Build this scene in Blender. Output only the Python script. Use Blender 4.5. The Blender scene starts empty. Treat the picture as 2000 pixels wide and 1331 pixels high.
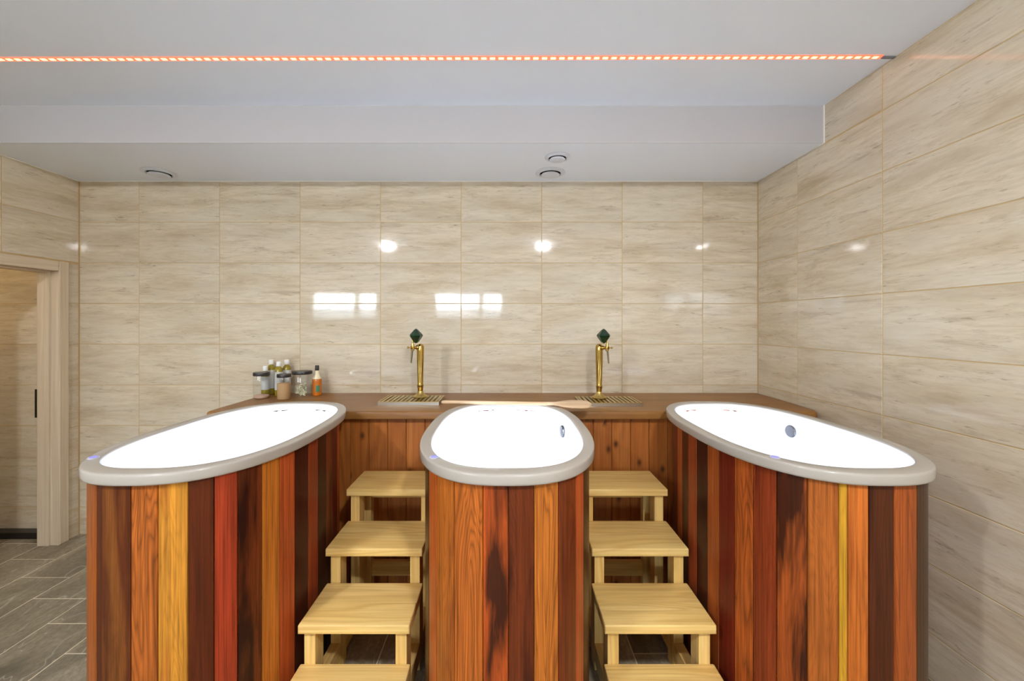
import bpy, bmesh, math, random
from mathutils import Vector, Matrix

random.seed(7)
PI = math.pi
SC = bpy.context.scene
COL = SC.collection

# ------------------------------------------------------------------ camera, world, lights, exposure
F_PX, CX, CY, EYE = 807.0, 990.0, 633.0, 1.566        # focal length and vanishing point for a 2000 px wide frame
cam_d = bpy.data.cameras.new('camera')
cam = bpy.data.objects.new('camera', cam_d)
COL.objects.link(cam)
cam.location = (0, 0, EYE)
cam.rotation_euler = (PI / 2, 0, 0)
cam_d.sensor_fit = 'HORIZONTAL'
cam_d.sensor_width = 36.0
cam_d.lens = F_PX / 2000 * 36
cam_d.shift_x = (1000 - CX) / 2000
cam_d.shift_y = (CY - 665.5) / 2000
cam_d.clip_start = 0.02
SC.camera = cam

world = bpy.data.worlds.new('world')
SC.world = world
world.use_nodes = True
wn = world.node_tree
bg = wn.nodes['Background']
bg.inputs['Color'].default_value = (0.80, 0.90, 1.0, 1)      # even overcast daylight outside the windows
bg.inputs['Strength'].default_value = 28.0

vs = SC.view_settings
vs.view_transform = 'Standard'
vs.look = 'None'
vs.exposure = 0.06
vs.gamma = 1.0
vs.use_curve_mapping = False
SC.cycles.use_denoising = True
SC.cycles.max_bounces = 10
SC.cycles.diffuse_bounces = 6
SC.cycles.glossy_bounces = 4
SC.cycles.transmission_bounces = 8
SC.cycles.transparent_max_bounces = 12
SC.cycles.caustics_reflective = False
SC.cycles.caustics_refractive = False
SC.cycles.sample_clamp_indirect = 40.0

LAMPS = [(-1.93, -0.53), (0.58, -0.53)]
CEIL, SOFFIT = 2.85, 2.63
TUB_FILLS = [-1.178, 0.001, 1.176]                                       # added fill lamps low in each foot end, brightening basins and lowered ceiling
for lx in TUB_FILLS:
    ld = bpy.data.lights.new('tub_fill', 'POINT')
    ld.energy = 5.0
    ld.shadow_soft_size = 0.035
    ld.color = (0.80, 0.90, 1.0)
    lo = bpy.data.objects.new('tub_fill', ld)
    lo.location = (lx, 1.870 - 0.455, 0.80)
    COL.objects.link(lo)
hall_d = bpy.data.lights.new('hall_light', 'POINT')
hall_d.energy = 6.5
hall_d.shadow_soft_size = 0.08
hall_d.color = (1.0, 0.76, 0.44)
hall = bpy.data.objects.new('hall_light', hall_d)
hall.location = (-4.2, 2.3, 2.3)
COL.objects.link(hall)

# room dimensions (x right, y away from the camera, z up)
BACK, RIGHT, LEFT, LT = 3.076, 1.867, -3.18, 0.125
FRONT, WIDE, JOG = -3.9, -5.6, 1.95
HALL = -4.75
BEAM = 2.431
WIN = [(-4.79, -3.17), (-1.78, -0.09)]
WZ0, WZ1 = 1.67, 2.36
for x0, x1 in WIN:                                             # sampling portals in the two window openings
    pd = bpy.data.lights.new('window_portal', 'AREA')
    pd.shape = 'RECTANGLE'
    pd.size, pd.size_y = x1 - x0, WZ1 - WZ0
    pd.cycles.is_portal = True
    po = bpy.data.objects.new('window_portal', pd)
    po.location = ((x0 + x1) / 2, FRONT - 0.1, (WZ0 + WZ1) / 2)
    po.rotation_euler = (PI / 2, 0, 0)
    COL.objects.link(po)


# ------------------------------------------------------------------ helpers
def lin(r, g, b):
    f = lambda c: (c / 255 / 12.92) if c <= 10.3 else ((c / 255 + 0.055) / 1.055) ** 2.4
    return (f(r), f(g), f(b))


def obj(name, mesh, m=None, parent=None, loc=(0, 0, 0)):
    """link a bmesh or mesh as ONE object"""
    if isinstance(mesh, bmesh.types.BMesh):
        me = bpy.data.meshes.new(name)
        bmesh.ops.recalc_face_normals(mesh, faces=mesh.faces[:])
        mesh.to_mesh(me)
        mesh.free()
    else:
        me = mesh
    if m and not me.materials:
        me.materials.append(m)
    o = bpy.data.objects.new(name, me)
    COL.objects.link(o)
    o.location = loc
    if parent:
        o.parent = parent
    return o


def tag(o, label=None, cat=None, group=None, kind=None):
    if label: o['label'] = label
    if cat: o['category'] = cat
    if group: o['group'] = group
    if kind: o['kind'] = kind
    return o


def thing(name, label, cat, loc=(0, 0, 0), rz=0, group=None):
    o = bpy.data.objects.new(name, None)
    COL.objects.link(o)
    o.empty_display_size = 0.1
    o.location = loc
    o.rotation_euler = (0, 0, rz)
    return tag(o, label, cat, group)


def dup(root, loc, label=None):
    r = root.copy(); COL.objects.link(r); r.location = loc
    if label: r['label'] = label
    for ch in list(root.children):
        c = ch.copy(); COL.objects.link(c); c.parent = r
        for g in list(ch.children):
            d = g.copy(); COL.objects.link(d); d.parent = c
    return r


def box(bm, x0, x1, y0, y1, z0, z1, bevel=0.0, seg=2):
    v = [bm.verts.new(p) for p in ((x0, y0, z0), (x1, y0, z0), (x1, y1, z0), (x0, y1, z0),
                                   (x0, y0, z1), (x1, y0, z1), (x1, y1, z1), (x0, y1, z1))]
    fs = [bm.faces.new([v[i] for i in q]) for q in
          ((3, 2, 1, 0), (4, 5, 6, 7), (0, 1, 5, 4), (1, 2, 6, 5), (2, 3, 7, 6), (3, 0, 4, 7))]
    if bevel:
        es = list({e for f in fs for e in f.edges})
        bmesh.ops.bevel(bm, geom=es, offset=bevel, segments=seg, affect='EDGES', profile=0.5)
    return bm


def boxm(*a, **k):
    return box(bmesh.new(), *a, **k)


def smooth(o, angle=40):
    for p in o.data.polygons: p.use_smooth = True
    o.data.set_sharp_from_angle(angle=math.radians(angle))
    return o


def rings(bm, prof, fn, n, close_first=False, close_last=False):
    """loft rings: fn(p, k) gives the k-th point of ring p"""
    rs = [[bm.verts.new(fn(p, k)) for k in range(n)] for p in prof]
    for a, b in zip(rs, rs[1:]):
        for k in range(n):
            bm.faces.new((a[k], a[(k + 1) % n], b[(k + 1) % n], b[k]))
    if close_first: bm.faces.new(rs[0][::-1])
    if close_last: bm.faces.new(rs[-1])
    return bm


def lathe(bm, prof, n=24, o=(0, 0, 0), caps=True):
    def fn(p, k):
        a = 2 * PI * k / n
        return (o[0] + p[0] * math.cos(a), o[1] + p[0] * math.sin(a), o[2] + p[1])
    return rings(bm, prof, fn, n, caps, caps)


def tube(bm, pts, radii, n=14, cap=True):
    pts = [Vector(p) for p in pts]
    if not isinstance(radii, (list, tuple)): radii = [radii] * len(pts)
    d0 = (pts[1] - pts[0]).normalized()
    up = Vector((0, 0, 1)) if abs(d0.z) < 0.9 else Vector((1, 0, 0))
    frames = []
    for i, p in enumerate(pts):
        d = (pts[min(i + 1, len(pts) - 1)] - pts[max(i - 1, 0)]).normalized()
        u = d.cross(up).normalized(); w = u.cross(d).normalized()
        frames.append((p, u, w, radii[i]))
    def fn(f, k):
        a = 2 * PI * k / n
        return f[0] + f[1] * (math.cos(a) * f[3]) + f[2] * (math.sin(a) * f[3])
    return rings(bm, frames, fn, n, cap, cap)


# ------------------------------------------------------------------ materials
class NT:
    """small node-building helper"""
    def __init__(self, name, rough=0.5, spec=0.5, metal=0.0, color=None):
        self.m = bpy.data.materials.new(name)
        self.m.use_nodes = True
        self.t = self.m.node_tree
        self.b = self.t.nodes['Principled BSDF']
        self.b.inputs['Roughness'].default_value = rough
        self.b.inputs['Metallic'].default_value = metal
        self.b.inputs['Specular IOR Level'].default_value = spec
        if color: self.b.inputs['Base Color'].default_value = (*color, 1)

    def n(self, kind, **kw):
        nd = self.t.nodes.new('ShaderNode' + kind)
        for k, v in kw.items(): setattr(nd, k, v)
        return nd

    def l(self, a, b): self.t.links.new(a, b)

    def coords(self, scale, rnd=30.0):
        """object coordinates, shifted by a random amount per object, scaled"""
        tc = self.n('TexCoord'); oi = self.n('ObjectInfo')
        mul = self.n('VectorMath', operation='MULTIPLY_ADD')
        cmb = self.n('CombineXYZ')
        for k, f in enumerate((1.0, 3.7, 7.3)):
            mm = self.n('Math', operation='MULTIPLY'); mm.inputs[1].default_value = f * rnd / 7.3
            self.l(oi.outputs['Random'], mm.inputs[0]); self.l(mm.outputs[0], cmb.inputs[k])
        mul.inputs[1].default_value = scale
        self.l(tc.outputs['Object'], mul.inputs[0]); self.l(cmb.outputs[0], mul.inputs[2])
        return mul.outputs[0]

    def noise(self, vec, scale=1.0, detail=3.0, rough=0.5, dist=0.0):
        nd = self.n('TexNoise')
        nd.inputs['Scale'].default_value = scale; nd.inputs['Detail'].default_value = detail
        nd.inputs['Roughness'].default_value = rough; nd.inputs['Distortion'].default_value = dist
        self.l(vec, nd.inputs['Vector'])
        return nd.outputs['Fac']

    def ramp(self, fac, stops):
        nd = self.n('ValToRGB'); cr = nd.color_ramp
        while len(cr.elements) < len(stops): cr.elements.new(0.5)
        for e, (p, c) in zip(cr.elements, stops):
            e.position = p
            e.color = (c, c, c, 1) if isinstance(c, (int, float)) else (*c, 1)
        self.l(fac, nd.inputs['Fac'])
        return nd.outputs['Color']

    def math(self, op, a, b=None):
        nd = self.n('Math', operation=op)
        for i, s in enumerate((a, b)):
            if s is None: continue
            if isinstance(s, (int, float)): nd.inputs[i].default_value = s
            else: self.l(s, nd.inputs[i])
        return nd.outputs[0]

    def mix(self, fac, a, b, mode='MIX'):
        nd = self.n('Mix', data_type='RGBA', blend_type=mode)
        for idx, s in ((0, fac), (6, a), (7, b)):
            if isinstance(s, (int, float)): nd.inputs[idx].default_value = s
            elif isinstance(s, tuple): nd.inputs[idx].default_value = (*s, 1)
            else: self.l(s, nd.inputs[idx])
        return nd.outputs[2]

    def color(self, c): self.l(c, self.b.inputs['Base Color']); return self

    def bump(self, h, strength=0.1, dist=0.002):
        nd = self.n('Bump'); nd.inputs['Strength'].default_value = strength; nd.inputs['Distance'].default_value = dist
        self.l(h, nd.inputs['Height']); self.l(nd.outputs[0], self.b.inputs['Normal']); return self


def plain(name, rgb, rough=0.5, spec=0.5, metal=0.0):
    return NT(name, rough, spec, metal, lin(*rgb)).m


def travertine():
    t = NT('travertine_tile', 0.05, 0.6)
    band = t.noise(t.coords((1.5, 9.0, 1.0)), 1.0, 6, 0.62, 0.5)
    fine = t.noise(t.coords((6.5, 50.0, 1.0)), 1.0, 6, 0.7, 0.5)
    cloud = t.noise(t.coords((2.2, 6.0, 1.0), 50), 1.0, 4, 0.6, 0.2)
    grey = t.noise(t.coords((2.9, 18.0, 1.0), 40), 1.0, 6, 0.68, 0.6)
    pits = t.noise(t.coords((18.0, 100.0, 1.0), 70), 1.0, 3, 0.6, 0.1)
    c = t.ramp(band, [(0.30, lin(186, 167, 140)), (0.45, lin(206, 191, 165)), (0.60, lin(219, 206, 183)), (0.78, lin(202, 186, 160))])
    c = t.mix(t.ramp(fine, [(0.34, 0.5), (0.56, 0.0)]), c, lin(178, 160, 132))
    c = t.mix(t.ramp(cloud, [(0.40, 0.0), (0.70, 0.6)]), c, lin(214, 206, 188))
    c = t.mix(t.ramp(grey, [(0.56, 0.0), (0.70, 0.55)]), c, lin(166, 148, 124))
    p = t.math('MULTIPLY', t.ramp(pits, [(0.60, 0.0), (0.70, 1.0)]), t.ramp(grey, [(0.45, 0.1), (0.6, 1.0)]))
    c = t.mix(t.math('MULTIPLY', p, 0.5), c, lin(122, 104, 82))
    t.color(c)
    return t.m


def stone_floor():
    t = NT('slate_floor_tile', 0.42, 0.5)
    big = t.noise(t.coords((3.5, 1.4, 1.0)), 1.0, 5, 0.6, 0.8)
    fine = t.noise(t.coords((60.0, 40.0, 1.0)), 1.0, 4, 0.7)
    vein = t.noise(t.coords((2.2, 0.9, 1.0), 60), 1.0, 3, 0.5, 1.6)
    c = t.ramp(big, [(0.28, lin(94, 87, 73)), (0.5, lin(150, 140, 119)), (0.74, lin(190, 179, 157))])
    c = t.mix(t.ramp(fine, [(0.35, 0.55), (0.65, 0.0)]), c, lin(92, 84, 70))
    v = t.math('ABSOLUTE', t.math('SUBTRACT', vein, 0.5))
    c = t.mix(t.ramp(v, [(0.0, 0.45), (0.006, 0.0)]), c, lin(214, 206, 190))
    t.color(c)
    t.bump(fine, 0.15, 0.001)
    return t.m


def cedar():
    """barrel planks: each plank object carries its own tint, dark stain tint, stain amount and grain strength"""
    t = NT('cedar_stave', 0.36, 0.2)
    def at(nm):
        a = t.n('Attribute', attribute_type='OBJECT', attribute_name=nm); return a
    base, dark = at('tint').outputs['Color'], at('stain').outputs['Color']
    amount, grain = at('stain_amount').outputs['Fac'], at('grain').outputs['Fac']
    patch = t.noise(t.coords((13, 13, 1.5)), 1.0, 4, 0.55, 0.5)
    pm = t.ramp(t.math('ADD', patch, t.math('SUBTRACT', amount, 0.5)), [(0.46, 0.0), (0.60, 1.0)])
    c = t.mix(pm, base, dark)
    fine = t.noise(t.coords((150, 150, 3.0)), 1.0, 4, 0.6)
    c = t.mix(t.ramp(fine, [(0.32, 0.7), (0.60, 0.0)]), c, t.mix(0.72, c, (0.012, 0.004, 0.002)))
    rg = t.noise(t.coords((11, 11, 1.1), 45), 1.0, 3, 0.35, 0.35)
    ring = t.math('PINGPONG', t.math('MULTIPLY', rg, 27.0), 0.5)
    line = t.ramp(ring, [(0.0, 0.8), (0.16, 0.35), (0.40, 0.0)])
    c = t.mix(t.math('MULTIPLY', line, grain), c, t.mix(0.62, c, (0.03, 0.006, 0.002)))
    wide = t.noise(t.coords((45, 45, 0.8), 20), 1.0, 2, 0.5)
    c = t.mix(t.ramp(wide, [(0.3, 0.35), (0.7, 0.0)]), c, t.mix(0.6, c, (0.02, 0.006, 0.002)))
    t.color(c)
    t.bump(fine, 0.06, 0.001)
    return t.m


def wood(name, axis, light, mid, dark, rough=0.4, knots=0.0, fine_s=110, ring_s=9.0, ring_n=9.0, line=0.45):
    t = NT(name, rough, 0.4)
    def sc(across, along):
        v = [across] * 3; v[axis] = along; return tuple(v)
    fine = t.noise(t.coords(sc(fine_s, 2.4)), 1.0, 4, 0.6)
    rg = t.noise(t.coords(sc(ring_s, 0.8), 45), 1.0, 2, 0.4, 0.4)
    ring = t.math('PINGPONG', t.math('MULTIPLY', rg, ring_n), 0.5)
    c = t.ramp(rg, [(0.3, light), (0.55, mid), (0.75, light)])
    c = t.mix(t.math('MULTIPLY', t.ramp(ring, [(0.0, 1.0), (0.35, 0.0)]), line), c, dark)
    c = t.mix(t.ramp(fine, [(0.3, 0.4), (0.6, 0.0)]), c, dark)
    if knots:
        vo = t.n('TexVoronoi'); vo.inputs['Scale'].default_value = 1.0
        vo.voronoi_dimensions = '2D'
        sx = t.n('SeparateXYZ'); cx = t.n('CombineXYZ')
        t.l(t.coords(sc(10.0, 6.0), 80), sx.inputs[0])
        t.l(sx.outputs[1 if axis == 0 else 0], cx.inputs[0]); t.l(sx.outputs[axis], cx.inputs[1])
        t.l(cx.outputs[0], vo.inputs['Vector'])
        k = t.ramp(vo.outputs['Distance'], [(0.04, 0.9), (0.15, 0.25), (0.22, 0.0)])
        sep = t.n('SeparateColor'); t.l(vo.outputs['Color'], sep.inputs[0])
        k = t.math('MULTIPLY', k, t.math('LESS_THAN', sep.outputs[0], knots))
        c = t.mix(k, c, tuple(x * 0.35 for x in dark))
    t.color(c)
    t.bump(fine, 0.05, 0.001)
    return t.m


def thin_glass(name, tint=(0.97, 0.98, 0.98), refl=0.09):
    """thin clear sheet: see-through with a mirror share by Fresnel"""
    t = NT(name)
    out = t.t.nodes['Material Output']
    tr = t.n('BsdfTransparent'); tr.inputs[0].default_value = (*tint, 1)
    gl = t.n('BsdfGlossy'); gl.inputs['Roughness'].default_value = 0.02
    lw = t.n('LayerWeight'); lw.inputs['Blend'].default_value = 0.5
    f = t.math('MULTIPLY_ADD', t.math('POWER', lw.outputs['Facing'], 4.0), 0.35)
    f.node.inputs[2].default_value = 0.04
    mx = t.n('MixShader')
    t.l(f, mx.inputs[0]); t.l(tr.outputs[0], mx.inputs[1]); t.l(gl.outputs[0], mx.inputs[2])
    t.l(mx.outputs[0], out.inputs['Surface'])
    return t.m


def emit(name, rgb, s):
    t = NT(name, 0.4, 0.5, 0, rgb)
    t.b.inputs['Emission Color'].default_value = (*rgb, 1)
    t.b.inputs['Emission Strength'].default_value = s
    return t.m


M = {
    'tile': travertine(),
    'grout': plain('tan_grout', (196, 168, 122), 0.8, 0.2),
    'floor': stone_floor(),
    'floor_grout': plain('floor_grout', (226, 214, 190), 0.8, 0.2),
    'paint': plain('white_paint', (235, 241, 251), 0.65, 0.3),
    'plaster': plain('pale_plaster', (226, 220, 208), 0.7, 0.3),
    'caulk': plain('white_caulk', (240, 238, 232), 0.5, 0.3),
    'cedar': cedar(),
    'rim': plain('stone_grey_acrylic', (170, 163, 155), 0.16, 0.5),
    'basin': plain('white_acrylic', (238, 239, 243), 0.2, 0.5),
    'chrome': plain('chrome', (215, 216, 220), 0.08, 0.5, 1.0),
    'spout': plain('dull_bronze', (120, 104, 84), 0.4, 0.5, 1.0),
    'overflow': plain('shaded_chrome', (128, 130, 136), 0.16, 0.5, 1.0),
    'steel': plain('satin_steel', (196, 190, 180), 0.28, 0.5, 1.0),
    'brass': plain('polished_brass', (200, 168, 92), 0.13, 0.5, 1.0),
    'brass_soft': plain('brushed_brass', (206, 180, 112), 0.3, 0.5, 1.0),
    'pine_x': wood('pine_across', 0, lin(240, 211, 140), lin(230, 194, 118), lin(198, 150, 76), 0.40, 0.0),
    'pine_z': wood('pine_upright', 2, lin(240, 211, 140), lin(228, 192, 116), lin(196, 148, 76), 0.42, 0.0),
    'pine_y': wood('pine_lengthwise', 1, lin(238, 208, 138), lin(226, 190, 116), lin(194, 146, 76), 0.42, 0.0),
    'panel': wood('stained_panel', 2, lin(198, 124, 58), lin(178, 104, 44), lin(112, 56, 22), 0.42, 0.4, 90, 7.0, 7.0, 0.35),
    'counter': wood('stained_worktop', 0, lin(158, 112, 58), lin(146, 99, 48), lin(114, 74, 34), 0.4, 0.0, 70, 5.0, 6.0, 0.3),
    'paddle': wood('pale_beech', 0, lin(232, 206, 174), lin(224, 194, 158), lin(198, 162, 124), 0.5),
    'door': wood('pale_ash_laminate', 2, lin(222, 206, 182), lin(212, 194, 168), lin(188, 168, 140), 0.45, 0.0, 160, 26.0, 5.0, 0.3),
    'door_y': wood('pale_ash_laminate_head', 1, lin(222, 206, 182), lin(212, 194, 168), lin(188, 168, 140), 0.45, 0.0, 160, 26.0, 5.0, 0.3),
    'black': plain('black_stone', (26, 24, 23), 0.4),
    'dark_metal': plain('dark_metal', (70, 66, 60), 0.35, 0.5, 1.0),
    'vent': plain('vent_enamel', (214, 220, 230), 0.4),
    'void': plain('duct_shade_black', (14, 14, 14), 0.9, 0.1),
    'glass': thin_glass('clear_glass'),
    'window_glass': thin_glass('window_glass'),
    'lid': plain('dark_lid', (46, 40, 40), 0.35),
    'cap': plain('white_cap', (236, 234, 230), 0.4),
    'oil': plain('olive_oil', (150, 132, 34), 0.15),
    'label': plain('pale_label', (206, 206, 204), 0.5),
    'amber': plain('amber_liquid', (196, 108, 30), 0.12),
    'cream': plain('cream_plastic', (240, 226, 190), 0.4),
    'green': plain('green_print', (60, 130, 98), 0.5),
    'gem': None,
    'well': plain('dark_olive_tray', (122, 104, 58), 0.5),
    'salt_pink': plain('pink_salt', (206, 170, 146), 0.8),
    'malt': plain('pale_malt', (196, 158, 112), 0.8),
    'hops': plain('dried_flowers', (214, 212, 180), 0.8),
    'led_halo': emit('led_halo_red', (1.0, 0.14, 0.075), 1.5),
    'led': emit('led_chip', (1.0, 0.52, 0.22), 3.2),
    'led_end': plain('led_end_grey', (120, 122, 128), 0.5),
    'button': emit('button_glow_blue', (0.22, 0.22, 0.95), 0.45),
    'fill_lens': emit('tub_fill_lens', (0.80, 0.90, 1.0), 3.0),  # glowing lens for the added tub fill
    'button_face': plain('button_face', (176, 174, 186), 0.3),
    'lamp': emit('lamp_diffuser', (0.965, 0.98, 1.0), 690.0),
    'frame_white': plain('window_frame_white', (235, 235, 232), 0.4),
}
g = NT('green_glass_knob', 0.06, 0.6, 0, lin(10, 48, 26))
g.b.inputs['Coat Weight'].default_value = 0.6
M['gem'] = g.m

# ------------------------------------------------------------------ room shell
def struct(name, bm, m, parent=None):
    o = obj(name, bm, m, parent)
    if not parent: o['kind'] = 'structure'
    return o


_tiles = {}
def tile_mesh(L, H, T=0.008, ch=0.0012):
    """chamfered tile, local x along its length, y up its height, z proud of the wall"""
    key = (round(L, 4), round(H, 4), T)
    if key not in _tiles:
        bm = bmesh.new()
        rs = []
        for i, z in ((0, 0), (0, T - ch), (ch, T)):
            rs.append([bm.verts.new(p) for p in ((-L / 2 + i, -H / 2 + i, z), (L / 2 - i, -H / 2 + i, z),
                                                 (L / 2 - i, H / 2 - i, z), (-L / 2 + i, H / 2 - i, z))])
        for a, b in zip(rs, rs[1:]):
            for k in range(4): bm.faces.new((a[k], a[(k + 1) % 4], b[(k + 1) % 4], b[k]))
        bm.faces.new(rs[-1]); bm.faces.new(rs[0][::-1])
        bmesh.ops.recalc_face_normals(bm, faces=bm.faces[:])
        me = bpy.data.meshes.new('tile'); bm.to_mesh(me); bm.free()
        _tiles[key] = me
    return _tiles[key]


def put_tile(name, u0, u1, v0, v1, frame, m, parent, T=0.008, gap=0.0042, tilt=0.0008):
    """frame(u, v) -> (location, 3x3 basis)"""
    L, H = u1 - u0 - gap, v1 - v0 - gap
    if L < 0.012 or H < 0.012: return
    loc, basis = frame((u0 + u1) / 2, (v0 + v1) / 2)
    o = obj(name, tile_mesh(L, H, T), m, parent)
    r = Matrix.Rotation(random.gauss(0, tilt), 3, 'X') @ Matrix.Rotation(random.gauss(0, tilt), 3, 'Y')
    o.matrix_world = Matrix.Translation(loc) @ (basis @ r).to_4x4()
    return o


def cuts(lo, hi, start, step):
    """joint positions clipped to lo..hi"""
    k = math.ceil((lo - start) / step - 1e-6)
    js = [start + i * step for i in range(k, k + 400) if lo + 0.012 < start + i * step < hi - 0.012]
    return [lo] + js + [hi]


ROW0, ROW = 0.202, 0.303
TB = 0.0065                                                    # tiles start this far behind the wall face: joints are 1.5 mm deep
B_back = Matrix(((1, 0, 0), (0, 0, -1), (0, 1, 0)))            # columns: length +x, height +z, normal -y
B_right = Matrix(((0, 0, -1), (-1, 0, 0), (0, 1, 0)))          # length -y, height +z, normal -x
B_left = Matrix(((0, 0, 1), (1, 0, 0), (0, 1, 0)))             # length +y, height +z, normal +x

wall_back = struct('wall_back', boxm(LEFT - LT, RIGHT + 0.15, BACK, BACK + 0.15, -0.1, CEIL), M['grout'])
fb = lambda u, v: (Vector((u, BACK + TB, v)), B_back)
us, zs = cuts(LEFT, RIGHT, 0.259, 0.5993), cuts(0, SOFFIT - 0.001, ROW0, ROW)
for u0, u1 in zip(us, us[1:]):
    for v0, v1 in zip(zs, zs[1:]):
        if v1 < 0.75 and u0 > -1.7: continue                   # wholly hidden behind the bar
        put_tile('tile', u0, u1, v0, v1, fb, M['tile'], wall_back)

wall_hall = struct('wall_hall', boxm(HALL, LEFT - LT, BACK, BACK + 0.15, -0.1, CEIL), M['grout'])
us = cuts(HALL, LEFT - LT - 0.001, 0.259, 0.5993)
for u0, u1 in zip(us, us[1:]):
    for v0, v1 in zip(zs, zs[1:]):
        put_tile('tile', u0, u1, v0, v1, fb, M['tile'], wall_hall)

wall_right = struct('wall_right', boxm(RIGHT, RIGHT + 0.15, FRONT, BACK + 0.15, -0.1, CEIL), M['grout'])
fr = lambda u, v: (Vector((RIGHT + TB, u, v)), B_right)
us, zr = cuts(-0.35, BACK - 0.008, 2.654, 0.601), cuts(0, CEIL - 0.001, ROW0, ROW)
for u0, u1 in zip(us, us[1:]):
    for v0, v1 in zip(zr, zr[1:]):
        top = v1
        if u0 > 2.40 and v0 > SOFFIT - 0.02: continue
        if u0 < BEAM < u1 and v1 > SOFFIT:                     # the tile beside the box beam is cut round it
            if v0 < SOFFIT - 0.02: put_tile('tile', u0, u1, v0, SOFFIT, fr, M['tile'], wall_right)
            put_tile('tile', u0, BEAM, max(v0, SOFFIT), v1, fr, M['tile'], wall_right)
            continue
        put_tile('tile', u0, u1, v0, top, fr, M['tile'], wall_right)
struct('wall_right_plain', boxm(RIGHT - 0.0015, RIGHT, FRONT, -0.36, 0, CEIL), M['plaster'])

# left wall with the doorway
DY0, DY1, DZ = 2.09, 2.92, 1.94
bm = bmesh.new()
box(bm, LEFT - LT, LEFT, DY1 + 0.012, BACK, -0.1, CEIL)
box(bm, LEFT - LT, LEFT, JOG, DY0 - 0.012, -0.1, CEIL)
box(bm, LEFT - LT, LEFT, DY0 - 0.012, DY1 + 0.012, DZ + 0.012, CEIL)
wall_left = struct('wall_left', bm, M['grout'])
fl = lambda u, v: (Vector((LEFT - TB, u, v)), B_left)
OY0, OY1, OZ = DY0 - 0.065, DY1 + 0.065, DZ + 0.068            # outline of the casing, which covers the cut tile edges
us = cuts(JOG, BACK - 0.008, 2.60, 0.601)
for u0, u1 in zip(us, us[1:]):
    for v0, v1 in zip(zs, zs[1:]):
        if u1 <= OY0 or u0 >= OY1 or v0 >= OZ:
            put_tile('tile', u0, u1, v0, v1, fl, M['tile'], wall_left); continue
        if v1 > OZ: put_tile('tile', u0, u1, OZ, v1, fl, M['tile'], wall_left)
        if u1 > OY1: put_tile('tile', OY1, u1, v0, min(v1, OZ), fl, M['tile'], wall_left)
        if u0 < OY0: put_tile('tile', u0, OY0, v0, min(v1, OZ), fl, M['tile'], wall_left)

door = struct('door_1', boxm(LEFT - LT - 0.002, LEFT + 0.013, DY1, DY1 + 0.012, 0, DZ + 0.012), M['door'])   # far jamb lining
j = lambda *a, name='jamb', m='door', **k: obj(name, boxm(*a, **k), M[m], door)
j(LEFT - LT - 0.002, LEFT + 0.013, DY0 - 0.012, DY0, 0, DZ + 0.012)
j(LEFT - LT - 0.002, LEFT + 0.013, DY0, DY1, DZ, DZ + 0.012, name='door_head', m='door_y')
j(LEFT - LT - 0.002, LEFT - 0.045, DY1 - 0.013, DY1, 0, DZ, name='door_stop', bevel=0.002)
j(LEFT - LT - 0.002, LEFT - 0.045, DY0, DY0 + 0.013, 0, DZ, name='door_stop', bevel=0.002)
j(LEFT - LT - 0.002, LEFT - 0.045, DY0 + 0.013, DY1 - 0.013, DZ - 0.013, DZ, name='door_stop', m='door_y', bevel=0.002)
j(LEFT, LEFT + 0.016, DY1 + 0.002, DY1 + 0.067, 0, DZ + 0.070, name='casing', bevel=0.005)
j(LEFT, LEFT + 0.016, DY0 - 0.067, DY0 - 0.002, 0, DZ + 0.070, name='casing', bevel=0.005)
j(LEFT, LEFT + 0.0155, DY0 - 0.002, DY1 + 0.002, DZ + 0.002, DZ + 0.070, name='casing', m='door_y', bevel=0.005)
j(LEFT - LT - 0.018, LEFT - LT - 0.003, DY1 - 0.012, DY1 - 0.002, 0.905, 1.105, name='strike_plate', m='dark_metal')

# floor
floor = struct('floor', boxm(WIDE, RIGHT, FRONT, BACK, -0.1, -0.0015), M['floor_grout'])
ff = lambda u, v: (Vector((u, v, -0.008)), Matrix.Identity(3))
i0 = math.floor((WIDE - 0) / 0.3)
k = -16
while k * 0.3 < RIGHT:
    u0, u1 = max(k * 0.3, HALL), min(k * 0.3 + 0.3, RIGHT)
    start = 1.962 + 0.1965 * ((-7 - k) % 3 if True else 0)
    vsj = cuts(0.75, BACK, start, 0.5895)
    for v0, v1 in zip(vsj, vsj[1:]):
        put_tile('tile', u0, u1, v0, v1, ff, M['floor'], floor, gap=0.0055, tilt=0.0004)
    k += 1
struct('floor_plain', boxm(WIDE, RIGHT, FRONT, 0.74, -0.0015, 0.0), M['floor'])
struct('baseboard_hall', boxm(HALL, LEFT - LT - 0.004, BACK - 0.075, BACK, 0.0, 0.045, bevel=0.004), M['black'])

# ceilings, box beam, painted edges
struct('ceiling', boxm(WIDE, RIGHT, FRONT, BACK, CEIL, CEIL + 0.12), M['paint'])
struct('ceiling_lower', boxm(LEFT, RIGHT, BEAM, BACK, SOFFIT, CEIL), M['paint'])
struct('ceiling_beam', boxm(LEFT, RIGHT, BEAM - 0.003, BEAM, SOFFIT, CEIL), plain('beam_dimmed_paint', (188, 187, 190), 0.6, 0.3))  # beam face darkened in its colour, offsetting the strong lamp light on it
struct('ceiling_hall', boxm(HALL, LEFT - LT, JOG, BACK, SOFFIT, CEIL), M['paint'])
struct('trim_1', boxm(LEFT + 0.0045, RIGHT - 0.0045, BACK - 0.006, BACK - 0.001, SOFFIT - 0.006, SOFFIT), M['caulk'])
struct('trim_2', boxm(LEFT + 0.001, LEFT + 0.006, BEAM, BACK - 0.006, SOFFIT - 0.006, SOFFIT), M['caulk'])
struct('trim_3', boxm(RIGHT - 0.006, RIGHT - 0.001, BEAM, BACK - 0.006, SOFFIT - 0.005, SOFFIT), M['caulk'])
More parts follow.
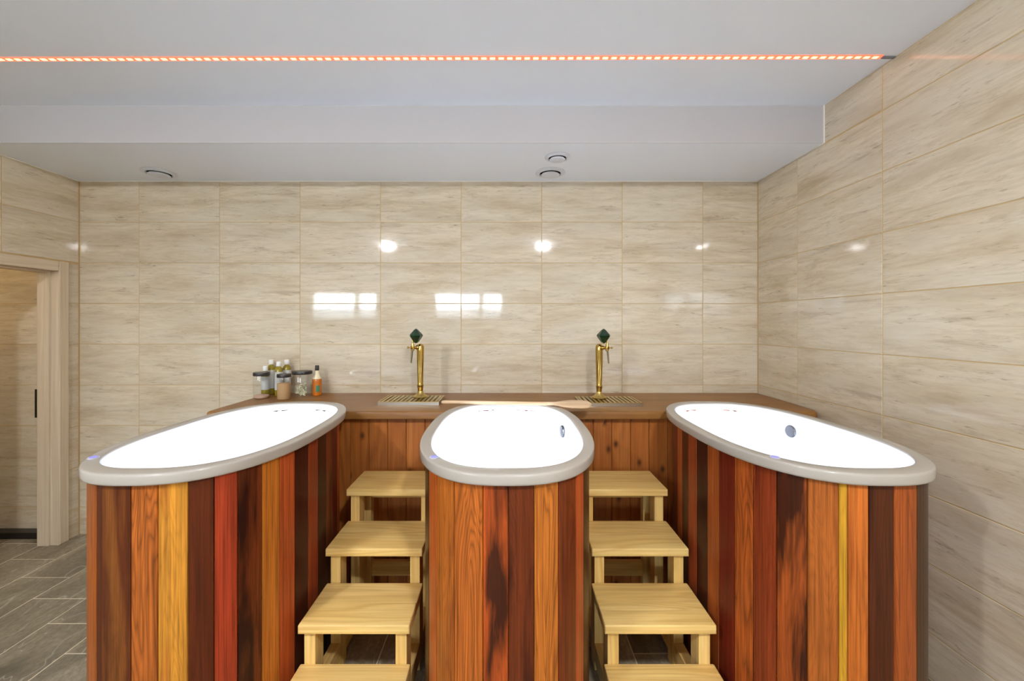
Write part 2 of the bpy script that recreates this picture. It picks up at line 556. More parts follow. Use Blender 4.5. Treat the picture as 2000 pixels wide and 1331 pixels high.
struct('trim_4', boxm(RIGHT - 0.008, RIGHT - 0.001, BEAM - 0.007, BEAM - 0.003, SOFFIT, CEIL), M['caulk'])

# the rest of the room, behind and beside the viewpoint
bm = bmesh.new()
xs = [WIDE, WIN[0][0], WIN[0][1], WIN[1][0], WIN[1][1], RIGHT]
for a, b in zip(xs, xs[1:]):
    if (a, b) in WIN:
        box(bm, a, b, FRONT - 0.2, FRONT, -0.1, WZ0); box(bm, a, b, FRONT - 0.2, FRONT, WZ1, CEIL)
    else:
        box(bm, a, b, FRONT - 0.2, FRONT, -0.1, CEIL)
struct('wall_front', bm, M['plaster'])
struct('wall_side', boxm(WIDE - 0.15, WIDE, FRONT, JOG, -0.1, CEIL), M['plaster'])
struct('wall_jog', boxm(WIDE, LEFT - LT, JOG - 0.12, JOG, -0.1, CEIL), M['plaster'])
struct('wall_hall_side', boxm(HALL - 0.15, HALL, JOG, BACK, -0.1, CEIL), M['plaster'])
for i, (x0, x1) in enumerate(WIN):
    bm = bmesh.new()
    y0, y1, w = FRONT - 0.13, FRONT - 0.07, 0.05
    box(bm, x0, x0 + w, y0, y1, WZ0, WZ1); box(bm, x1 - w, x1, y0, y1, WZ0, WZ1)
    box(bm, x0 + w, x1 - w, y0, y1, WZ0, WZ0 + w); box(bm, x0 + w, x1 - w, y0, y1, WZ1 - w, WZ1)
    wnd = struct('window_%d' % (i + 1), bm, M['frame_white'])
    mx = x0 + (x1 - x0) * 0.68
    obj('mullion', boxm(mx - 0.06, mx + 0.06, y0, y1, WZ0 + w, WZ1 - w), M['frame_white'], wnd)
    for a, b in ((x0 + w, mx - 0.06), (mx + 0.06, x1 - w)):
        obj('pane', boxm(a, b, y0 + 0.028, y0 + 0.032, WZ0 + w, WZ1 - w), M['window_glass'], wnd)

struct('wall_outside', boxm(-40, 30, -30.3, -30, -0.5, 2.85), plain('outside_wall_grey', (150, 152, 156), 0.9, 0.1))
struct('floor_outside', boxm(-40, 30, -30, FRONT - 0.2, -0.6, -0.5), plain('outside_paving', (150, 150, 150), 0.9, 0.1))
# ------------------------------------------------------------------ soaking tubs
AO, BO, NO = 0.358, 0.606, 2.52                               # outer half sizes of the rim, roundness
AI, BI, NI = 0.311, 0.543, 2.75                               # inner edge
AB, BB, NB, BY = 0.333, 0.563, 2.6, -0.021                    # barrel, standing a little forward of the rim's centre
RIM_TOP, TUB_Y = 1.104, 1.870


def se(th, a, b):
    n = {AO: NO, AI: NI, AB: NB}[a]
    return (abs(math.cos(th) / a) ** n + abs(math.sin(th) / b) ** n) ** (-1 / n)


def stave_cuts(cx, rz, seams):
    """angles on the barrel where the seams stand, from their image columns, then even staves round the far side"""
    pts = []
    for i in range(4001):
        th = PI * 0.5 + 2 * PI * i / 4000
        r = se(th, AB, BB); e = 1e-4; r2 = se(th + e, AB, BB)
        R2 = Matrix.Rotation(rz, 2)
        p = Vector((cx, TUB_Y)) + R2 @ Vector((r * math.cos(th), BY + r * math.sin(th)))
        q = Vector((cx, TUB_Y)) + R2 @ Vector((r2 * math.cos(th + e), BY + r2 * math.sin(th + e)))
        d = (q - p).normalized(); nrm = Vector((d.y, -d.x))
        pts.append((th, CX + F_PX * p.x / p.y, nrm.dot(-p) > 0))
    vis = [p for p in pts if p[2]]
    out = [vis[0][0]]
    lo_px, hi_px = vis[0][1], vis[-1][1]
    for i, s in enumerate(seams):
        s = max(lo_px + 2 + i, min(hi_px - 2 - (len(seams) - i), s))
        for a, b in zip(vis, vis[1:]):
            if a[1] <= s < b[1]:
                out.append(a[0] + (b[0] - a[0]) * (s - a[1]) / (b[1] - a[1])); break
    out.append(vis[-1][0])
    end = out[0] + 2 * PI
    length = sum(se(out[-1] + (end - out[-1]) * (i + .5) / 200, AB, BB) for i in range(200)) * (end - out[-1]) / 200
    n = max(4, round(length / 0.095))
    # even arc lengths
    acc, ths, tgt, total = 0.0, [], 1, length
    for i in range(200):
        acc += se(out[-1] + (end - out[-1]) * (i + .5) / 200, AB, BB) * (end - out[-1]) / 200
        while tgt < n and acc >= total * tgt / n:
            ths.append(out[-1] + (end - out[-1]) * (i + 1) / 200); tgt += 1
    return out, ths, end


def stave_bm(t0, t1, z0=0.002, z1=1.0665, th=0.007):
    bm = bmesh.new()
    d = 0.0025 / se((t0 + t1) / 2, AB, BB)
    n = 5
    g = 0.0005 / se((t0 + t1) / 2, AB, BB)
    ts = [t0 + g, t0 + d] + [t0 + d + (t1 - t0 - 2 * d) * i / n for i in range(1, n)] + [t1 - d, t1 - g]
    off = [0.0035] + [0.0] * (n + 1) + [0.0035]
    loop = [((se(t, AB, BB) - o) * math.cos(t), BY + (se(t, AB, BB) - o) * math.sin(t)) for t, o in zip(ts, off)]
    loop += [((se(t, AB, BB) - th) * math.cos(t), BY + (se(t, AB, BB) - th) * math.sin(t)) for t in (t1 - g, (t0 + t1) / 2, t0 + g)]
    lo = [bm.verts.new((x, y, z0)) for x, y in loop]
    hi = [bm.verts.new((x, y, z1)) for x, y in loop]
    m = len(loop)
    for i in range(m): bm.faces.new((lo[i], lo[(i + 1) % m], hi[(i + 1) % m], hi[i]))
    bm.faces.new(lo[::-1]); bm.faces.new(hi)
    return bm


def rim_mesh():
    prof = [(0.60, RIM_TOP - 0.037), (0.07, RIM_TOP - 0.037), (0.015, RIM_TOP - 0.034), (0.0, RIM_TOP - 0.029), (0.0, RIM_TOP - 0.008), (0.02, RIM_TOP - 0.004),
            (0.06, RIM_TOP - 0.0015), (0.12, RIM_TOP - 0.0004), (0.18, RIM_TOP), (0.92, RIM_TOP), (0.97, RIM_TOP - 0.001), (1.0, RIM_TOP - 0.004), (1.0, RIM_TOP - 0.02)]
    N = 120
    def fn(p, k):
        th = 2 * PI * k / N
        r = se(th, AO, BO) * (1 - p[0]) + se(th, AI, BI) * p[0]
        return (r * math.cos(th), r * math.sin(th), p[1])
    return rings(bmesh.new(), prof, fn, N)


BASIN = [(1.003, RIM_TOP - 0.004), (0.992, RIM_TOP - 0.012), (0.982, 1.06), (0.975, 1.0), (0.965, 0.8), (0.93, 0.62), (0.88, 0.55), (0.78, 0.51), (0.55, 0.495), (0.2, 0.49), (0.02, 0.49)]
def basin_mesh():
    N = 120
    def fn(p, k):
        th = 2 * PI * k / N
        r = se(th, AI, BI) * p[0]
        return (r * math.cos(th), r * math.sin(th), p[1])
    return rings(bmesh.new(), BASIN, fn, N, False, True)


def button_mesh(r0, r1, z0, z1):
    return lathe(bmesh.new(), [(r1, z0), (r1, z1 - 0.001), (r1 - 0.001, z1), (r0 + 0.001, z1), (r0, z1 - 0.001), (r0, z0)], 24, caps=False)


def tub_common(root, first):
    if first is None:
        rim = smooth(obj('rim', rim_mesh(), M['rim'], root), 50)
        tag(rim, 'pale grey oval rim')
        bas = smooth(obj('basin', basin_mesh(), M['basin'], root), 60)
        tag(bas, 'white glossy basin')
        # overflow cover on the inner right side
        th = math.atan2(0.24, 0.27); r = se(th, AI, BI) * 0.985
        ov = smooth(obj('overflow_cover', lathe(bmesh.new(), [(0.012, 0.0), (0.030, 0.002), (0.031, 0.008), (0.028, 0.013), (0.012, 0.016), (0.003, 0.0165)], 28), M['overflow'], root), 40)
        e = 1e-3
        p = Vector((r * math.cos(th), r * math.sin(th), 1.012))
        q = Vector((se(th + e, AI, BI) * math.cos(th + e), se(th + e, AI, BI) * math.sin(th + e), 0)) - Vector((se(th, AI, BI) * math.cos(th), se(th, AI, BI) * math.sin(th), 0))
        nrm = Vector((-q.y, q.x, 0)).normalized()
        ov.location = p - nrm * 0.001
        ov.rotation_mode = 'QUATERNION'
        ov.rotation_quaternion = nrm.to_track_quat('Z', 'Y')
        tag(ov, 'round chrome overflow cover')
        bt = smooth(obj('light_button', lathe(bmesh.new(), [(0.017, 0.0), (0.017, 0.003), (0.015, 0.0045), (0.004, 0.0045)], 24), M['button_face'], root), 40)
        bt.location = (-0.252, -0.445, RIM_TOP - 0.0005)
        tag(bt, 'small round button with a glowing blue ring')
        tl = smooth(obj('tub_fill', lathe(bmesh.new(), [(0.030, 0.0), (0.030, 0.006), (0.025, 0.009), (0.003, 0.010)], 24), M['fill_lens'], root), 40)  # lens of the added fill lamp, out of sight below the rim
        tl.location = (0, -0.519, 0.80)
        tl.rotation_euler = (-PI / 2, 0, 0)
        rg = obj('button_ring', button_mesh(0.0085, 0.0112, 0.0035, 0.0058), M['button'], bt)
        return [rim, bas, ov, bt, tl]
    for c in first:
        n = c.copy(); COL.objects.link(n); n.parent = root
        for gch in list(c.children):
            d = gch.copy(); COL.objects.link(d); d.parent = n
    return first


OR, OG, GO, DK, RD, DR, BR = (192, 98, 38), (206, 122, 44), (218, 148, 52), (78, 34, 16), (176, 66, 36), (112, 36, 20), (140, 70, 30)
BLK = (46, 16, 10)
# image column of each seam, then per stave: tint, stain tint, stain amount, grain
TUBS = [
    (-1.178, 0.02, 'oval white tub clad in multicoloured cedar staves, nearest the doorway',
     [188, 255.5, 308, 367, 418, 464, 511.5, 546.5, 576, 602.5, 621, 637.8, 649, 659],
     [((172, 90, 30), DK, .2, .2), ((96, 44, 18), (134, 78, 32), .45, .35), ((190, 104, 40), (160, 80, 32), .3, 1.0), (GO, (196, 112, 40), .42, .35),
      ((98, 42, 18), BLK, .3, .3), (RD, (170, 60, 32), .3, .05), ((120, 56, 24), BLK, .55, .4), (OG, (186, 96, 36), .3, .1), ((198, 92, 44), (180, 74, 34), .3, .1),
      ((70, 24, 15), BLK, .45, .5), ((156, 66, 34), (100, 36, 20), .4, .2), ((66, 30, 15), BLK, .4, .3), ((136, 66, 30), DK, .5, .3), ((96, 30, 16), BLK, .3, .2), ((184, 92, 40), DR, .3, .2)]),
    (0.001, 0.0, 'oval white tub clad in orange cedar staves, between the two flights of steps',
     [838, 852.5, 887, 943, 993, 1043.5, 1091, 1125, 1140],
     [((74, 42, 16), BLK, .3, .2), ((196, 98, 40), (170, 80, 34), .3, .2), ((192, 108, 40), (150, 76, 30), .4, .5), ((202, 110, 42), (184, 90, 34), .3, 1.0),
      ((190, 86, 34), (66, 28, 12), .5, .3), ((112, 50, 22), (60, 20, 12), .5, .5), ((206, 120, 46), (190, 100, 38), .3, 1.0), ((126, 58, 26), (94, 34, 18), .4, .5),
      ((196, 94, 46), RD, .3, .1), ((84, 46, 20), BLK, .3, .2)]),
    (1.176, 0.0, 'oval white tub clad in multicoloured cedar staves, nearest the right tiled wall',
     [1323, 1332, 1344, 1360.5, 1381.5, 1404, 1434.5, 1471, 1517, 1577, 1639, 1656, 1697, 1747, 1791],
     [((106, 42, 24), BLK, .3, .2), ((176, 88, 40), DR, .2, .2), ((88, 42, 20), BLK, .3, .2), ((170, 76, 38), DR, .2, .5), ((68, 28, 15), BLK, .4, .3),
      ((176, 88, 38), (150, 64, 30), .3, .2), ((120, 40, 22), BLK, .3, .2), ((194, 98, 40), (170, 80, 34), .3, 1.0), ((146, 62, 30), (110, 40, 22), .4, .3),
      ((182, 90, 36), (66, 28, 12), .47, .4), ((180, 100, 40), (142, 72, 30), .4, .3), ((216, 160, 48), (190, 120, 40), .3, .3), ((204, 112, 44), (190, 94, 36), .3, .3),
      ((88, 42, 20), (56, 22, 12), .4, .7), ((174, 88, 36), (146, 66, 28), .3, .6), ((78, 48, 22), BLK, .3, .4)]),
]
first = None
for cx, rz, label, seams, looks in TUBS:
    root = thing('soaking_tub', label, 'bathtub', (cx, TUB_Y, 0), rz, 'oval tubs in a row before the bar')
    front, ths, end = stave_cuts(cx, rz, seams)
    back = [front[-1]] + ths + [end]
    staves = list(zip(front, front[1:], looks)) + \
        [(a, b, random.choice([(OR, DK, .3, .6), (OG, OR, .3, .6), (DK, BLK, .3, .3), (BR, DK, .4, .4)])) for a, b in zip(back, back[1:])]
    for a, b, (tint, stain, amt, gr) in staves:
        s = obj('stave', stave_bm(a, b), M['cedar'], root)
        s['tint'], s['stain'] = lin(*tint), lin(*stain)
        s['stain_amount'], s['grain'] = amt, gr
    first = tub_common(root, first)

# ------------------------------------------------------------------ bar: countertop on a planked front
CT, CTH, CY0, CX0 = 1.052, 0.047, 2.42, -1.765
bar = thing('bar_counter', 'stained wooden bar counter with planked front along the back wall', 'counter', (0, 2.75, 0))
bm = bmesh.new()
def outline():
    pts = [(CX0, BACK - 0.002), (CX0, CY0 + 0.01)]
    pts += [(CX0 + 0.01, CY0)]
    xr = RIGHT - 0.004
    r = 0.05
    for i in range(7):
        a = -PI / 2 + PI / 2 * i / 6
        pts.append((xr - 0.02 - r + r * math.cos(a), CY0 + r + r * math.sin(a)))
    pts.append((xr, CY0 + 0.35)); pts.append((xr, BACK - 0.002))
    return pts
op = outline()
def top_ring(p, k):
    x, y = op[k]
    cxm, cym = 0.05, 2.75
    s = p[0]
    return (x + (s if x < cxm else -s), y - 2.75 + (s if y < cym else 0), p[1])
rings(bm, [(0.004, CT - CTH), (0, CT - CTH + 0.004), (0, CT - 0.012), (0.003, CT - 0.005), (0.010, CT)], top_ring, len(op), True, True)
smooth(obj('worktop', bm, M['counter'], bar), 30)
x = -0.4907 - 0.112 * 11
PY = 2.474
while x < RIGHT - 0.03:
    x1 = min(x + 0.112, RIGHT - 0.004)
    b2 = bmesh.new()
    box(b2, x + 0.0008, x1 - 0.0008, PY - 2.75, PY + 0.018 - 2.75, 0.002, CT - CTH - 0.001)
    es = [e for e in b2.edges if abs(e.verts[0].co.z - e.verts[1].co.z) > 0.5 and e.verts[0].co.y < PY - 2.75 + 0.001]
    bmesh.ops.bevel(b2, geom=es, offset=0.004, segments=1, affect='EDGES')
    obj('plank', b2, M['panel'], bar)
    x += 0.112
obj('side_panel', boxm(-0.4907 - 0.112 * 11, -0.4907 - 0.112 * 11 + 0.018, PY + 0.02 - 2.75, BACK - 2.752, 0.002, CT - CTH - 0.001), M['panel'], bar)

# ------------------------------------------------------------------ wooden steps
def make_steps():
    root = thing('wooden_steps', 'pale pine open steps between the left tub and the middle tub', 'steps', (-0.594, 0, 0), 0, 'pine steps up to the tubs')
    W = 0.217
    zf = [2.083, 1.842, 1.598, 1.357]
    ht = [0.731, 0.562, 0.398, 0.232]
    D, T = 0.262, 0.036
    for z, h in zip(zf, ht):
        for a, b, be in ((z, z + D * 0.5, 0), (z + D * 0.5, z + D, 0)):
            bm = bmesh.new()
            box(bm, -W, W, a + 0.0004, b - 0.0004, h - T, h)
            es = [e for e in bm.edges if (max(v.co.z for v in e.verts) > h - 0.001 and
                  (abs(e.verts[0].co.x - e.verts[1].co.x) < 1e-4 or (a == z and max(v.co.y for v in e.verts) < a + 0.001)))
                  or (a == z and all(v.co.y < a + 0.001 for v in e.verts))]
            bmesh.ops.bevel(bm, geom=es, offset=0.006, segments=3, affect='EDGES', profile=0.5)
            smooth(obj('tread_board', bm, M['pine_x'], root), 35)
        for s in (-1, 1):
            xo, xi = s * (W - 0.016), s * (W - 0.060)
            obj('leg', boxm(min(xo, xi), max(xo, xi), z + 0.022, z + 0.095, 0.001, h - T, bevel=0.002), M['pine_z'], root)
    for s in (-1, 1):
        xo, xi = s * (W - 0.016), s * (W - 0.060)
        obj('leg', boxm(min(xo, xi), max(xo, xi), zf[0] + D - 0.06, zf[0] + D - 0.015, 0.001, ht[0] - T, bevel=0.002), M['pine_z'], root)
        for z0, z1 in ((zf[3] + 0.095, zf[2] + 0.022), (zf[2] + 0.095, zf[1] + 0.022), (zf[1] + 0.095, zf[0] + 0.022), (zf[0] + 0.095, zf[0] + D - 0.06)):
            obj('side_rail', boxm(min(xo, xi), max(xo, xi), z0, z1, 0.045, 0.125, bevel=0.002), M['pine_y'], root)
    xi = W - 0.060
    yb = zf[0] + D - 0.05
    obj('cross_rail', boxm(-xi, xi, yb, yb + 0.025, 0.165, 0.245, bevel=0.002), M['pine_x'], root)
    obj('cross_rail', boxm(-xi, xi, yb, yb + 0.025, 0.60, ht[0] - T - 0.002, bevel=0.002), M['pine_x'], root)
    return root
st = make_steps()
dup(st, (0.596, 0, 0), 'pale pine open steps between the middle tub and the right tub')

# ------------------------------------------------------------------ beer taps and drip trays
def drip_tray(cx, cy, label):
    W2, D2, Hh = 0.193, 0.118, 0.022
    t = thing('drip_tray', label, 'tray', (cx, cy, CT), 0, 'drip trays under the taps')
    bm = bmesh.new()
    obj('tray_well', boxm(-W2 + 0.003, W2 - 0.003, -D2 + 0.003, D2 - 0.003, 0.003, 0.006), M['well'], t)
    box(bm, -W2, W2, -D2, D2, 0.0005, 0.003)
    for a in ((-W2, W2, -D2, -D2 + 0.003), (-W2, W2, D2 - 0.003, D2), (-W2, -W2 + 0.003, -D2 + 0.003, D2 - 0.003), (W2 - 0.003, W2, -D2 + 0.003, D2 - 0.003)):
        box(bm, *a, 0.003, Hh - 0.003)
    obj('pan', bm, M['steel'], t)
    bm = bmesh.new()
    for a in ((-W2, W2, -D2, -D2 + 0.010), (-W2, W2, D2 - 0.010, D2), (-W2, -W2 + 0.010, -D2 + 0.010, D2 - 0.010), (W2 - 0.010, W2, -D2 + 0.010, D2 - 0.010)):
        box(bm, *a, Hh - 0.003, Hh)
    obj('grate_frame', bm, M['brass_soft'], t)
    n = 13
    me = None
    for i in range(n):
        x = -W2 + 0.010 + (2 * W2 - 0.02) * (i + 0.5) / n
        if me is None:
            s = obj('slat', boxm(-0.0085, 0.0085, -D2 + 0.010, D2 - 0.010, Hh - 0.003, Hh - 0.0003, bevel=0.001, seg=1), M['brass_soft'], t)
            me = s.data
        else:
            s = obj('slat', me, None, t)
        s.location = (x, 0, 0)
    return t


def beer_tap(cx, cy, side, label):
    t = thing('beer_tap', label, 'tap', (cx, cy, CT + 0.022), 0, 'brass beer taps on the bar')
    smooth(obj('base_flange', lathe(bmesh.new(), [(0.048, 0.0005), (0.050, 0.004), (0.047, 0.008), (0.032, 0.016), (0.022, 0.030), (0.018, 0.042), (0.010, 0.046)], 32), M['brass_soft'], t), 40)
    smooth(obj('column', lathe(bmesh.new(), [(0.017, 0.040), (0.0178, 0.06), (0.0220, 0.075), (0.0188, 0.088), (0.0205, 0.16), (0.0235, 0.25), (0.0245, 0.30), (0.0245, 0.335), (0.0225, 0.348), (0.014, 0.357), (0.004, 0.360)], 32), M['brass'], t), 40)
    s = side
    d = Vector((s * 0.55, -0.83, 0)).normalized()
    zf = 0.335
    a, b = d * 0.015, d * 0.085
    bm = bmesh.new()
    tube(bm, [a + Vector((0, 0, zf)), d * 0.03 + Vector((0, 0, zf)), d * 0.036 + Vector((0, 0, zf)), d * 0.042 + Vector((0, 0, zf)), b + Vector((0, 0, zf))], [0.010, 0.010, 0.015, 0.010, 0.0085])
    fa = smooth(obj('faucet', bm, M['brass'], t), 40)
    bm = bmesh.new()
    lathe(bm, [(0.004, -0.022), (0.011, -0.018), (0.013, 0.0), (0.011, 0.016), (0.006, 0.030), (0.005, 0.045), (0.002, 0.046)], 18, (d.x * 0.07, d.y * 0.07, zf))
    smooth(obj('valve_body', bm, M['brass'], t), 40)
    bm = bmesh.new()
    p0 = d * 0.072 + Vector((0, 0, zf - 0.015))
    tube(bm, [p0, p0 + Vector((0, 0, -0.02)) + d * 0.004, p0 + Vector((0, 0, -0.055)) + d * 0.008, p0 + Vector((0, 0, -0.085)) + d * 0.012], [0.0065, 0.0062, 0.0055, 0.0048], 12)
    smooth(obj('spout', bm, M['spout'], t), 40)
    bm = bmesh.new()
    q0 = d * 0.085 + Vector((0, 0, zf))
    tube(bm, [q0, q0 + Vector((s * 0.014, -0.004, 0.002))], [0.004, 0.003], 10)
    bmesh.ops.create_uvsphere(bm, u_segments=12, v_segments=8, radius=0.007, matrix=Matrix.Translation(q0 + Vector((s * 0.018, -0.005, 0.003))))
    smooth(obj('flow_lever', bm, M['brass'], t), 40)
    # faceted knob: eight-sided double pyramid with softened girdle
    bm = bmesh.new()
    gz = zf + 0.080
    o = Vector((d.x * 0.062 - s * 0.016, d.y * 0.06, 0))
    lathe(bm, [(0.008, -0.050), (0.018, -0.042), (0.042, -0.008), (0.046, 0.000), (0.042, 0.009), (0.014, 0.038), (0.003, 0.045)], 8, (o.x, o.y, gz))
    obj('tap_handle', bm, M['gem'], t)
    t.children[-1]['label'] = 'faceted dark green handle'
    return t

drip_tray(-0.622, 2.725, 'brass slatted drip tray under the tap, at the handle end of the wooden paddle')
drip_tray(0.652, 2.688, 'brass slatted drip tray just behind the blade of the wooden paddle')
beer_tap(-0.582, 2.78, -1, 'brass beer tap with green handle, nearer the jars')
beer_tap(0.613, 2.745, 1, 'brass beer tap with green handle, near the blade of the paddle')

# ------------------------------------------------------------------ wooden paddle
pa, pb = Vector((-0.377, 2.379, 0)), Vector((0.4725, 2.311, 0))
pd_ = thing('stirring_paddle', 'long pale wooden stirring paddle laid across the far rim of the middle tub', 'paddle',
            ((pa.x + pb.x) / 2, (pa.y + pb.y) / 2, RIM_TOP), math.atan2(pb.y - pa.y, pb.x - pa.x))
Lp = (pb - pa).length
RS = 0.0108
bm = bmesh.new()
def sect(p, k):
    a = 2 * PI * k / 18
    return (p[0], p[1] * math.cos(a), RS + 0.0004 + p[2] * math.sin(a))
def sect_blade(p, k):                                          # the blade rolls a little towards the tub
    a = 2 * PI * k / 18
    roll = math.radians(13) * min(1.0, max(0.0, (p[0] - x1) / 0.10))
    y, z = p[1] * math.cos(a), p[2] * math.sin(a)
    return (p[0], y * math.cos(roll) - z * math.sin(roll), RS + 0.0004 + y * math.sin(roll) + z * math.cos(roll))
x0, x1 = -Lp / 2, Lp / 2 - 0.245
rings(bm, [(x0, 0.004, 0.004), (x0 + 0.003, 0.009, 0.009), (x0 + 0.015, RS, RS), (x1 - 0.05, RS, RS), (x1, RS * 1.05, RS)], sect, 18, True, True)
smooth(obj('shaft', bm, M['paddle'], pd_), 50)
bm = bmesh.new()
rings(bm, [(x1, RS * 1.05, RS), (x1 + 0.03, 0.015, RS), (x1 + 0.06, 0.031, RS), (x1 + 0.09, 0.044, RS * 0.98), (x1 + 0.13, 0.052, RS * 0.96), (x1 + 0.19, 0.054, RS * 0.92),
           (x1 + 0.222, 0.047, RS * 0.85), (x1 + 0.238, 0.033, RS * 0.75), (x1 + 0.245, 0.012, RS * 0.5)], sect_blade, 18, True, True)
smooth(obj('blade', bm, M['paddle'], pd_), 50)

# ------------------------------------------------------------------ jars and bottles on the bar
def jar(x, y, r, h, label, fill_m, fill_h, flowers=False):
    t = thing('storage_jar', label, 'jar', (x, y, CT), 0, 'lidded glass jars on the bar')
    w = 0.003
    smooth(obj('glass_body', lathe(bmesh.new(), [(r * 0.9, 0.0006), (r, 0.006), (r, h - 0.03), (r * 0.97, h - 0.024), (r * 0.97, h - 0.018)], 32, caps=False), M['glass'], t), 40)
    smooth(obj('lid', lathe(bmesh.new(), [(r * 0.9, h - 0.022), (r * 1.02, h - 0.022), (r * 1.04, h - 0.018), (r * 1.04, h - 0.007), (r * 1.0, h), (r * 0.3, h)], 32), M['lid'], t), 40)
    if fill_h:
        smooth(obj('contents', lathe(bmesh.new(), [(r * 0.86, 0.002), (r * 0.96, 0.008), (r * 0.96, fill_h - 0.004), (r * 0.85, fill_h), (r * 0.02, fill_h + 0.004)], 28), M[fill_m], t), 40)
    if flowers:
        bm = bmesh.new()
        rnd = random.Random(5)
        for i in range(60):
            a, rr, z = rnd.uniform(0, 2 * PI), rnd.uniform(0, r * 0.55), 0.006 + abs(rnd.gauss(0, 0.032))
            if z > 0.09: z = 0.03
            m = Matrix.Translation((rr * math.cos(a), rr * math.sin(a) - 0.01, z + 0.008)) @ Matrix.Rotation(rnd.uniform(0, PI), 4, 'X') @ Matrix.Rotation(rnd.uniform(0, PI), 4, 'Z') @ Matrix.Diagonal((0.011, 0.006, 0.003, 1))
            bmesh.ops.create_icosphere(bm, subdivisions=1, radius=1, matrix=m)
        tag(obj('contents', bm, M['hops'], t), 'pale dried flowers', kind='stuff')
    return t


def bottle(x, y, h, r, label, lab=True):
    t = thing('oil_bottle', label, 'bottle', (x, y, CT), 0, 'white-capped oil bottles behind the jars')
    hs = h - 0.062
    smooth(obj('body', lathe(bmesh.new(), [(r * 0.85, 0.0006), (r, 0.005), (r, hs), (r * 0.9, hs + 0.012), (r * 0.45, hs + 0.024), (r * 0.42, hs + 0.032)], 24), M['oil'], t), 40)
    smooth(obj('cap', lathe(bmesh.new(), [(0.0155, h - 0.034), (0.0165, h - 0.032), (0.0165, h - 0.003), (0.0145, h), (0.003, h)], 24), M['cap'], t), 40)
    if lab:
        smooth(obj('paper_label', lathe(bmesh.new(), [(r + 0.0006, 0.045), (r + 0.0006, hs - 0.012)], 24, caps=False), M['label'], t), 40)
    return t


bottle(-1.727, 2.955, 0.212, 0.026, 'short white-capped oil bottle behind the jar nearest the counter end', True)
bottle(-1.722, 3.022, 0.252, 0.026, 'tall white-capped oil bottle farthest left of the three tall ones')
bottle(-1.626, 2.945, 0.246, 0.026, 'tall white-capped oil bottle in the middle of the three, pale label showing')
bottle(-1.606, 3.015, 0.252, 0.026, 'tall white-capped oil bottle farthest right of the three tall ones')
jar(-1.702, 2.865, 0.050, 0.178, 'clear glass jar with dark lid, closest to the counter end', 'salt_pink', 0.022)
jar(-1.522, 2.82, 0.043, 0.172, 'narrow glass jar with dark lid holding tan contents', 'malt', 0.110)
jar(-1.447, 2.920, 0.064, 0.182, 'wide glass jar with dark lid and pale dried flowers inside', 'salt_pink', 0, True)

t = thing('soap_bottle', 'amber bottle with cream collar and dark nozzle, beside the wide jar', 'bottle', (-1.362, 2.965, CT))
smooth(obj('body', lathe(bmesh.new(), [(0.027, 0.0006), (0.031, 0.005), (0.031, 0.110), (0.029, 0.120)], 28), M['amber'], t), 40)
smooth(obj('collar', lathe(bmesh.new(), [(0.029, 0.120), (0.027, 0.130), (0.018, 0.146), (0.013, 0.164), (0.012, 0.182)], 28), M['cream'], t), 40)
smooth(obj('nozzle', lathe(bmesh.new(), [(0.013, 0.180), (0.014, 0.183), (0.013, 0.214), (0.011, 0.217), (0.002, 0.217)], 24), M['lid'], t), 40)
bm = bmesh.new()
def lab_pt(a, z): return (0.0315 * math.cos(a), 0.0315 * math.sin(a), z)
cols = [[bm.verts.new(lab_pt(-PI / 2 + 0.15 + i * 0.16, z)) for z in (0.03, 0.05, 0.075)] for i in range(6)]
for a, b in zip(cols, cols[1:]):
    for q in range(2): bm.faces.new((a[q], b[q], b[q + 1], a[q + 1]))
tag(obj('printed_label', bm, M['green'], t), 'small green printed label')

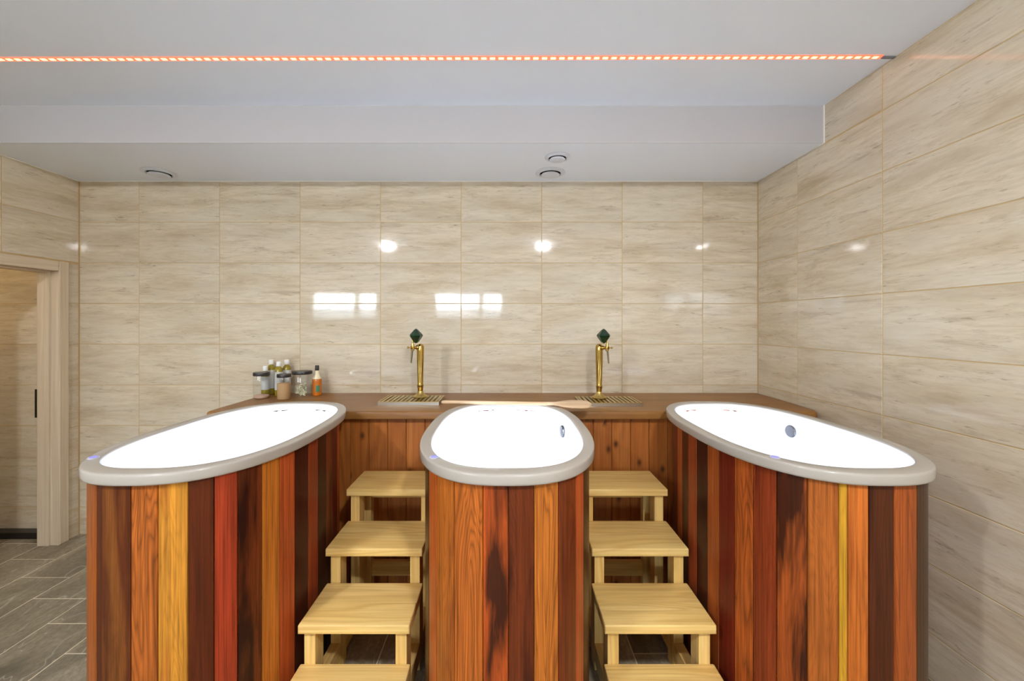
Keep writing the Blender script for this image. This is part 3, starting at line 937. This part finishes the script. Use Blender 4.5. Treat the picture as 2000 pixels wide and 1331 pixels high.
# ------------------------------------------------------------------ ceiling vents, lamps, LED strip
def vent(x, y, r, label):
    t = thing('air_vent', label, 'vent', (x, y, SOFFIT), 0, 'round air vents in the lowered ceiling')
    smooth(obj('flange', lathe(bmesh.new(), [(r, -0.0005), (r, -0.004), (r * 0.94, -0.008), (r * 0.80, -0.012), (r * 0.73, -0.012), (r * 0.70, -0.008), (r * 0.70, -0.0005)], 40, caps=False), M['vent'], t), 40)
    obj('duct_shade', lathe(bmesh.new(), [(r * 0.70, -0.0006), (0.002, -0.0006)], 40, caps=False), M['void'], t)  # flat disc, the shade inside the vent put into its black colour
    smooth(obj('valve_disc', lathe(bmesh.new(), [(r * 0.45, -0.006), (r * 0.56, -0.010), (r * 0.62, -0.016), (r * 0.60, -0.021), (r * 0.50, -0.024), (0.002, -0.025)], 40), M['vent'], t), 40)
    return t
vent(-2.445, 2.905, 0.105, 'round white air vent alone near the left end of the lowered ceiling')
vent(0.322, 2.634, 0.080, 'smaller round white air vent nearer the beam edge')
vent(0.305, 2.905, 0.104, 'larger round white air vent of the pair, closer to the tiled wall')

for i, (lx, ly) in enumerate(LAMPS):
    t = thing('ceiling_lamp', ('round ceiling lamp mirrored in the back wall tiles, its glint above the left tap',
                               'round ceiling lamp mirrored in the back wall tiles, its glint left of the right tap')[i], 'lamp', (lx, ly, CEIL), 0, 'round ceiling lamps mirrored in the tiles')
    smooth(obj('mount', lathe(bmesh.new(), [(0.10, -0.0005), (0.10, -0.012), (0.095, -0.018), (0.01, -0.018)], 32), M['vent'], t), 40)
    smooth(obj('diffuser', lathe(bmesh.new(), [(0.092, -0.0185), (0.090, -0.034), (0.080, -0.050), (0.060, -0.062), (0.035, -0.069), (0.003, -0.072)], 32), M['lamp'], t), 60)

LY = 1.992
LX0, LX1 = -2.62, 1.800
led = thing('led_strip', 'glowing red-orange LED strip running across the ceiling', 'light', (0, LY, CEIL), -0.004)
obj('halo_sleeve', boxm(LX0, LX1, -0.0150, 0.0150, -0.0028, -0.0003, bevel=0.001, seg=1), M['led_halo'], led)  # sleeve made wide and glowing red to include the halo round the chips
bm = boxm(-0.0125, 0.0125, -0.0075, 0.0075, -0.0016, 0, bevel=0.0007, seg=1)
chip = None
x = LX1 - 0.03
while x > LX0 + 0.03:
    if chip is None:
        c = obj('light_segment', bm, M['led'], led); chip = c.data
    else:
        c = obj('light_segment', chip, None, led)
    c.location = (x, 0, -0.0029)
    x -= 0.0418
obj('end_cap', boxm(LX1, RIGHT - 0.004, -0.007, 0.007, -0.007, -0.0003, bevel=0.001, seg=1), M['led_end'], led)
